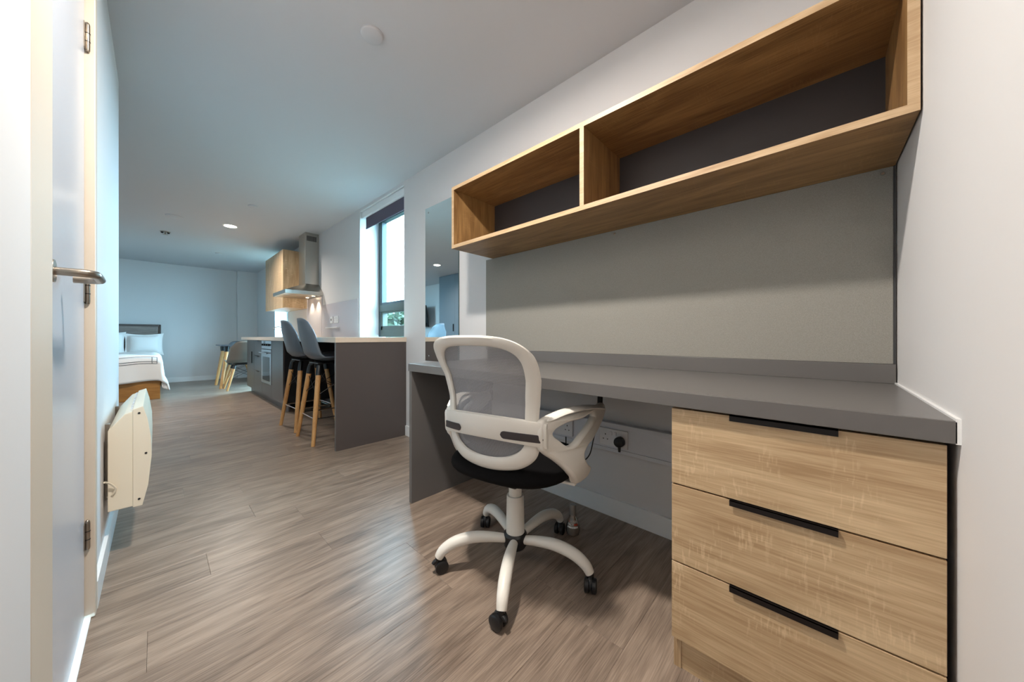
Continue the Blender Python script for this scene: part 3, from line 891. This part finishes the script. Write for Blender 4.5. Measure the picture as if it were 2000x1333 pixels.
u = thing('wall_cabinet', 'oak kitchen wall cabinet next to the extractor hood', 'cabinet', (1.40, 6.20, 1.33))
tb(u, 'carcass', 'oak_z', 1.268, WX - 0.001, 5.652, 6.748, 1.33, 2.165)
tb(u, 'door', 'oak_z', 1.250, 1.2675, 5.652, 6.199, 1.322, 2.165, 0.0006)
tb(u, 'door', 'oak_z', 1.250, 1.2675, 6.201, 6.748, 1.322, 2.165, 0.0006)

t = thing('extractor_hood', 'stainless steel chimney extractor hood on the kitchen wall', 'hood', (WX, 5.30, 1.46))
def hr(x0, y0, y1, z): return [(x0 - WX, y0 - 5.30, z - 1.46), (-0.001, y0 - 5.30, z - 1.46), (-0.001, y1 - 5.30, z - 1.46), (x0 - WX, y1 - 5.30, z - 1.46)]
MB().ring_strip([hr(1.125, 4.98, 5.62, 1.465), hr(1.125, 4.98, 5.62, 1.512)]).build('canopy_rim', 'steel', t)
MB().ring_strip([hr(1.128, 4.983, 5.617, 1.512), hr(1.20, 5.03, 5.56, 1.545), hr(1.39, 5.14, 5.45, 1.63)]).build('canopy', 'steel', t, True)
ch_ = tb(t, 'chimney', 'steel', 1.395, WX - 0.001, 5.15, 5.44, 1.63, CZ - 0.001, 0.0015)
for k in range(7):
    xx = 1.415 + k * 0.0175
    sbox('vent_slot', 'slot_dark', ch_, xx - 1.4795, xx + 0.011 - 1.4795, -0.1462, -0.1448, 0.24, 0.31)
for xx, yy in ((1.49, 5.13), (1.49, 5.40)):
    l_ = MB().lathe([(0, -.002), (.018, -.002), (.018, 0), (0, 0)], seg=16).build('hood_lamp', 'hood_glow', t); l_.location = (xx - WX, yy - 5.30, 0.005)
    sd = bpy.data.lights.new('hood_light', 'SPOT'); sd.energy = 9; sd.spot_size = R(95); sd.spot_blend = 0.6; sd.color = (1, 0.86, 0.62); sd.shadow_soft_size = 0.018
    so = bpy.data.objects.new('hood_light', sd); COL.objects.link(so); so.parent = t; so.location = (xx - WX, yy - 5.30, -0.002)

t = thing('splashback', 'pale grey splashback panel behind the worktop sockets', 'splashback', (WX, 4.5, 0.897))
tb(t, 'panel', 'splash_grey', WX - 0.008, WX - 0.001, 3.82, 5.00, 0.8975, 1.335, 0.001)
tb(t, 'hob_panel', 'splash_grey', WX - 0.010, WX - 0.001, 5.002, 5.648, 0.8975, 1.462, 0.001)
socket(4.46, 1.12, WX - 0.008, 'white twin socket on the kitchen splashback nearer the window')
s = thing('cooker_switch', 'white cooker switch plate beside the splashback socket', 'switch', (WX - 0.008, 4.62, 1.12))
sbox('face_plate', 'socket_white', s, -0.009, 0, -0.043, 0.043, -0.043, 0.043, 0.003)
sbox('rocker_switch', 'slot_dark', s, -0.013, -0.009, -0.008, 0.008, -0.012, 0.014, 0.001)
tt = thing('utensil_rail', 'slim white ledge on the splashback below the sockets', 'ledge', (WX - 0.008, 4.56, 1.02))
sbox('ledge', 'socket_white', tt, -0.035, 0, -0.20, 0.20, -0.008, 0.008, 0.002)

t = thing('kitchen_tap', 'slim chrome swan-neck tap on the far worktop', 'tap', (1.46, 6.55, 0.897))
MB().lathe([(0, 0), (.024, 0), (.024, .006), (.012, .012), (.012, .04), (0, .04)], seg=18).build('tap_base', 'chrome', t, True)
MB().tube(catmull([(0, 0, .03), (0, 0, .12), (-.02, 0, .155), (-.07, .0, .17), (-.13, 0, .155), (-.15, 0, .12)], 6), 0.008, 10).build('spout', 'chrome', t, True)
MB().tube([(0, .01, .03), (0, .055, .05)], 0.005, 8).build('lever', 'chrome', t, True)

t = thing('roller_blind', 'grey-violet roller blind in the window reveal above the bar', 'blind', (1.60, 3.29, 2.30))
tb(t, 'cassette', 'skirting_paint', 1.585, 1.655, 2.815, 3.775, 2.236, 2.308, 0.006)
tb(t, 'fabric', 'blind_fabric', 1.606, 1.609, 2.835, 3.715, 2.125, 2.240)
tb(t, 'bottom_bar', 'blind_fabric', 1.602, 1.613, 2.835, 3.715, 2.108, 2.126, 0.003)

# ---- moulded shell seats
def shell_mesh(name, mat, k=1.0):
    T_ = [0, .12, .28, .45, .56, .66, .78, .90, 1.0]
    Q_ = [.215, .19, .10, -.04, -.13, -.18, -.205, -.232, -.25]
    Z_ = [-.025, -.004, -.006, -.018, .004, .055, .15, .27, .375]
    W_ = [.185, .215, .230, .232, .230, .222, .205, .19, .12]
    def f(u, v):
        q_, z_, w_ = interp(T_, Q_, u), interp(T_, Z_, u), interp(T_, W_, u)
        s = (v - 0.5) * 2
        lift = abs(s) ** 2.4
        bk = min(1, max(0, (u - .42) / .25))
        rz_ = 0.05 * (1 - bk) * min(1, u / .12 + .3)
        rq = 0.05 * bk
        droop = -0.035 * (abs(s) ** 4) * max(0, (u - 0.85) / 0.15)
        return (q_ * k + rq * lift, s * w_ * k, z_ * k + rz_ * lift + droop)
    mb = MB().grid(f, 32, 18)
    me = mb.mesh(name, mat, True)
    return me
def shell_part(parent, me, z):
    o = bpy.data.objects.new('shell_seat', me); COL.objects.link(o); o.parent = parent; o.location = (0, 0, z)
    mod = o.modifiers.new('thickness', 'SOLIDIFY'); mod.thickness = 0.008; mod.offset = -1
    return o
def wood_leg_chair(name, label, cat, seat_z, me, spread_q, spread_s, loc, rz, group, tall):
    t = thing(name, label, cat, loc, rz, group)
    shell_part(t, me, seat_z)
    top = seat_z - 0.03
    feet = []
    for a in (1, -1):
        for c in (1, -1):
            f0 = Vector((a * spread_q, c * spread_s, 0.0)); f1 = Vector((a * 0.11, c * 0.115, top - 0.02))
            dv = (f1 - f0)
            lp = f0 + dv * (1 - 0.11)
            lg = MB().tube([f0 + Vector((0, 0, 0.001)), f0 + dv * .4, lp], [0.0145, 0.0185, 0.0205], 14).build('leg', 'beech', t, True)
            MB().tube([f0 + dv * (1 - 0.12), f0 + dv * (1 - .06), f1, f1 + Vector((-a * .02, -c * .02, .012))], [0.022, 0.022, 0.017, 0.013], 12).build('leg_socket', 'black_plastic', t, True)
            feet.append((f0, dv))
    P_ = lambda i, tt: feet[i][0] + feet[i][1] * tt
    wires = [(0, 3), (1, 2)] if not tall else []
    hi, low = 0.86, 0.60
    for i, j in ((0, 1), (1, 3), (3, 2), (2, 0)):
        if tall:
            MB().tube([P_(i, .86), P_(j, .62)], 0.0028, 6).build('brace_wire', 'black_metal', t)
            MB().tube([P_(j, .86), P_(i, .62)], 0.0028, 6).build('brace_wire', 'black_metal', t)
        else:
            MB().tube([P_(i, .86), P_(j, .45)], 0.003, 6).build('brace_wire', 'black_metal', t)
            MB().tube([P_(j, .86), P_(i, .45)], 0.003, 6).build('brace_wire', 'black_metal', t)
    if tall:
        for i, j in ((0, 1), (1, 3), (3, 2), (2, 0)):
            MB().tube([P_(i, .33), P_(j, .33)], 0.006, 10).build('foot_rail', 'chrome', t, True)
    sbox('seat_mount', 'black_plastic', t, -0.12, 0.12, -0.12, 0.12, top - 0.004, top + 0.008, 0.003)
    return t
shg = shell_mesh('shell_seat', 'shell_grey', 0.96); shb = shell_mesh('shell_seat', 'shell_brown', 1.0)
GS = 'grey moulded bar stools at the breakfast bar'
wood_leg_chair('bar_stool', 'grey moulded bar stool next to the bar end panel', 'bar stool', 0.70, shg, 0.185, 0.215, (1.062, 3.245, 0), 0.0, GS, True)
wood_leg_chair('bar_stool', 'grey moulded bar stool on the kitchen unit side', 'bar stool', 0.70, shg, 0.185, 0.215, (1.066, 3.81, 0), R(3), GS, True)
GD = 'moulded dining chairs at the small table'
wood_leg_chair('dining_chair', 'grey-brown moulded dining chair with its back to the kitchen', 'chair', 0.455, shb, 0.20, 0.22, (1.03, 7.36, 0), R(90), GD, False)
wood_leg_chair('dining_chair', 'grey moulded dining chair behind the dark table', 'chair', 0.455, shg, 0.20, 0.22, (1.12, 8.45, 0), R(-95), GD, False)

t = thing('dining_table', 'small dark-topped dining table on splayed beech legs', 'table', (1.13, 7.90, 0))
sbox('table_top', 'table_dark', t, -0.36, 0.36, -0.38, 0.38, 0.735, 0.755, 0.004)
for a in (-1, 1):
    for c in (-1, 1):
        f0 = Vector((a * 0.36, c * 0.33, 0)); f1 = Vector((a * 0.27, c * 0.25, 0.64))
        MB().tube([f0, f0.lerp(f1, .5), f1], [0.022, 0.027, 0.030], 14).build('leg', 'beech', t, True)
        MB().tube([f1, f1 + Vector((0, 0, .094))], [0.034, 0.040], 14).build('leg_bracket', 'black_plastic', t, True)

# ================================================================== BED
BX0, BX1, BY0, BY1 = -1.36, 0.05, 7.02, 9.22
t = thing('double_bed', 'double bed with wooden base and grey framed headboard', 'bed', ((BX0 + BX1) / 2, 8.1, 0))
tb(t, 'base', 'bed_wood', BX0, BX1, BY0, BY1, 0.0, 0.27, 0.004)
tb(t, 'mattress', 'duvet', BX0 + 0.01, BX1 - 0.01, BY0 + 0.01, BY1 - 0.02, 0.271, 0.54, 0.05)
hb = tb(t, 'headboard', 'headboard_wood', BX0 - 0.01, BX1 + 0.015, 9.24, 9.29, 0.0, 1.125, 0.003)
for a, c, z0, z1 in ((BX0 - .02, BX1 + .025, 1.10, 1.135), (BX0 - .02, BX1 + .025, 0.03, 0.06)):
    sbox('headboard_frame', 'unit_grey', hb, a - (BX0 + BX1 + .005) / 2, c - (BX0 + BX1 + .005) / 2, -0.045, 0.025, z0 - .5625, z1 - .5625, 0.003)
for xx in (BX0 - .01, BX1 + .015):
    sbox('headboard_post', 'unit_grey', hb, xx - .012 - (BX0 + BX1 + .005) / 2, xx + .012 - (BX0 + BX1 + .005) / 2, -0.045, 0.025, -0.56, 0.56, 0.003)
for i in range(5):
    z0 = 0.60 + i * 0.1
    sbox('headboard_plank', 'headboard_wood', hb, -0.66, 0.66, -0.030, -0.024, z0 - .5625, z0 + .096 - .5625, 0.001)

def duvet_pt(a, c, off=0.0):
    """a: metres across from x=BX0 side, c: metres from pillow end towards foot; wraps over right side and foot"""
    x = BX0 - 0.02 + a; yv = 8.72 - c
    rr = 0.07
    du = max(0, x - (BX1 - rr)); dv = max(0, (BY0 + rr) - yv)
    top = 0.60 + 0.012 * math.sin(x * 9 + yv * 4) + 0.01 * math.sin(yv * 11)
    def fall(dd):
        L_ = rr * math.pi / 2
        if dd <= 0: return 0, 0
        if dd < L_:
            an = dd / rr; return rr * math.sin(an), rr * (1 - math.cos(an))
        return rr, rr + (dd - L_)
    ox, zx = fall(du); oy, zy = fall(dv)
    X_ = min(x, BX1 - rr) + ox; Y_ = max(yv, BY0 + rr) - oy
    both = min(zx, zy)
    z = top - max(zx, zy) - 0.12 * both
    hang = max(zx, zy) / 0.4
    X_ += (0.018 * math.sin(yv * 17) + 0.10 * both + 0.02) * (zx / 0.4) + (0.02 * math.sin(yv * 30) * both)
    Y_ -= (0.012 * math.sin(x * 15) + 0.05 * both + 0.012) * (zy / 0.4)
    if zx > zy: X_ += off
    elif zy > 0.01: Y_ -= off; z += off * 0.3
    z += off * (1 - min(1, hang))
    return Vector((X_, Y_, max(z, 0.03)))
UW, VW = (BX1 - BX0) + 0.02 + 0.40, 1.70 + 0.30
dv_ = thing('duvet', 'white duvet with grey piping lines draped over the bed', 'duvet', ((BX0 + BX1) / 2, 8.1, 0.5))
off_ = dv_.location
dm = MB().grid(lambda u, v: duvet_pt(u * UW, v * VW) - off_, 70, 70).build('cover', 'duvet', dv_, True)
md = dm.modifiers.new('thickness', 'SOLIDIFY'); md.thickness = 0.022; md.offset = 1
for cc in (1.70, 1.765, 1.79):
    MB().tube([duvet_pt(0.03 + (1.40 - 0.03) * i / 60, cc, 0.024) - off_ for i in range(61)], 0.0035, 6).build('piping', 'piping_grey', dv_, True)
for aa in (1.35, 1.40):
    MB().tube([duvet_pt(aa, 1.70 + 0.09 * i / 10, 0.024) - off_ for i in range(11)], 0.0035, 6).build('piping', 'piping_grey', dv_, True)

def pillow(x, y, z, w, h, rz, label, tilt):
    t = thing('pillow', label, 'pillow', (x, y, z), rz, 'white flanged pillows on the bed')
    def f(sgn):
        def g_(u, v):
            a, c = (u - .5) * 2, (v - .5) * 2
            e_ = max(0, 1 - abs(a / .86) ** 2.6) ** .5 * max(0, 1 - abs(c / .86) ** 2.6) ** .5 if abs(a) < .86 and abs(c) < .86 else 0
            pin = 1 - 0.08 * (1 - abs(a)) * abs(c) ** 2
            cor = 0.10 * (abs(a) * abs(c)) ** 3
            return (a * w / 2 * (1 + cor) , sgn * (0.004 + 0.085 * e_), c * h / 2 * pin * (1 + cor))
        return g_
    mb = MB(); mb.grid(f(1), 28, 22); mb.grid(f(-1), 28, 22)
    o = mb.build('pillow_case', 'duvet', t, True); o.rotation_euler = (tilt, 0, 0); o.location = (0, 0, h / 2)
    return t
pillow(-0.135, 9.06, 0.575, 0.45, 0.38, 0, 'white flanged pillow nearer the dining table', R(-14))
pillow(-0.66, 9.06, 0.575, 0.56, 0.40, 0, 'white flanged pillow farther from the dining table', R(-14))

# ================================================================== WHAT THE MIRROR SHOWS
WDX = -1.50
for k, (y0, y1) in enumerate(((6.05, 6.65), (5.45, 6.05), (4.85, 5.45))):
    lab = ('grey floor-to-ceiling wardrobe unit nearest the television', 'middle grey floor-to-ceiling wardrobe unit', 'grey floor-to-ceiling wardrobe unit farthest from the television')[k]
    u = thing('wardrobe', lab, 'wardrobe', (OX + 0.3, (y0 + y1) / 2, 0), 0, 'grey wardrobe units')
    tb(u, 'carcass', 'wardrobe_grey', OX + 0.001, WDX - 0.019, y0 + 0.001, y1 - 0.001, 0, CZ - 0.002)
    dd = tb(u, 'door', 'wardrobe_grey', WDX - 0.018, WDX, y0 + 0.002, y1 - 0.002, 0.06, CZ - 0.006, 0.001)
    sbox('bar_handle', 'black_metal', dd, 0.009, 0.03, -0.275, -0.255, -0.17, 0.0, 0.003)
t = thing('television', 'flat black television on a wall bracket by the wardrobe', 'television', (OX + 0.02, 8.15, 1.25))
b1 = sbox('wall_bracket', 'black_metal', t, 0.0, 0.185, -0.08, 0.08, 0.10, 0.26)
s1 = sbox('screen_housing', 'black_plastic', t, 0.19, 0.225, -0.50, 0.50, -0.08, 0.50, 0.006); s1.rotation_euler = (0, R(8), R(6))
sbox('screen', 'black_glass', s1, 0.0172, 0.0185, -0.48, 0.48, -0.27, 0.27)

# ================================================================== OUTSIDE
g_ = MB(); g_.box(1.9, 60, -30, 60, -3.1, -3.0); struct(g_.build('ground', 'ground_green'), 'grass outside the windows')
def tree(x, y, z0, zc, r, label, seed, n=900):
    rg = random.Random(seed)
    t = thing('tree', label, 'tree', (x, y, z0), 0, None)
    MB().tube(catmull([(0, 0, 0), (.05, .02, (zc - z0) * .5), (0, 0, zc - z0)], 4), [.09] * 5 + [.05] * 4, 8).build('trunk', 'bark', t, True)
    mb = MB()
    for i in range(n):
        v = Vector((rg.gauss(0, 1), rg.gauss(0, 1), rg.gauss(0, 1))).normalized() * r * rg.uniform(.35, 1.05)
        v.z *= .9; v += Vector((0, 0, zc - z0))
        a = Vector((rg.gauss(0, 1), rg.gauss(0, 1), rg.gauss(0, .6))).normalized(); b_ = a.cross(Vector((rg.gauss(0, 1), rg.gauss(0, 1), rg.gauss(0, 1)))).normalized()
        l_, w_ = rg.uniform(.09, .16), rg.uniform(.04, .07)
        vs_ = [mb.bm.verts.new(v + q_) for q_ in (-a * l_, b_ * w_, a * l_, -b_ * w_)]
        mb.bm.faces.new(vs_)
    o = mb.build('foliage', 'leaf_green', t); o['kind'] = 'stuff'
tree(4.3, 8.2, -3.0, 0.75, 0.95, 'leafy green tree outside the window over the bar', 5, 4200)
tree(6.6, 14.5, -3.0, 0.4, 1.5, 'taller green tree farther off outside the window', 9, 5200)
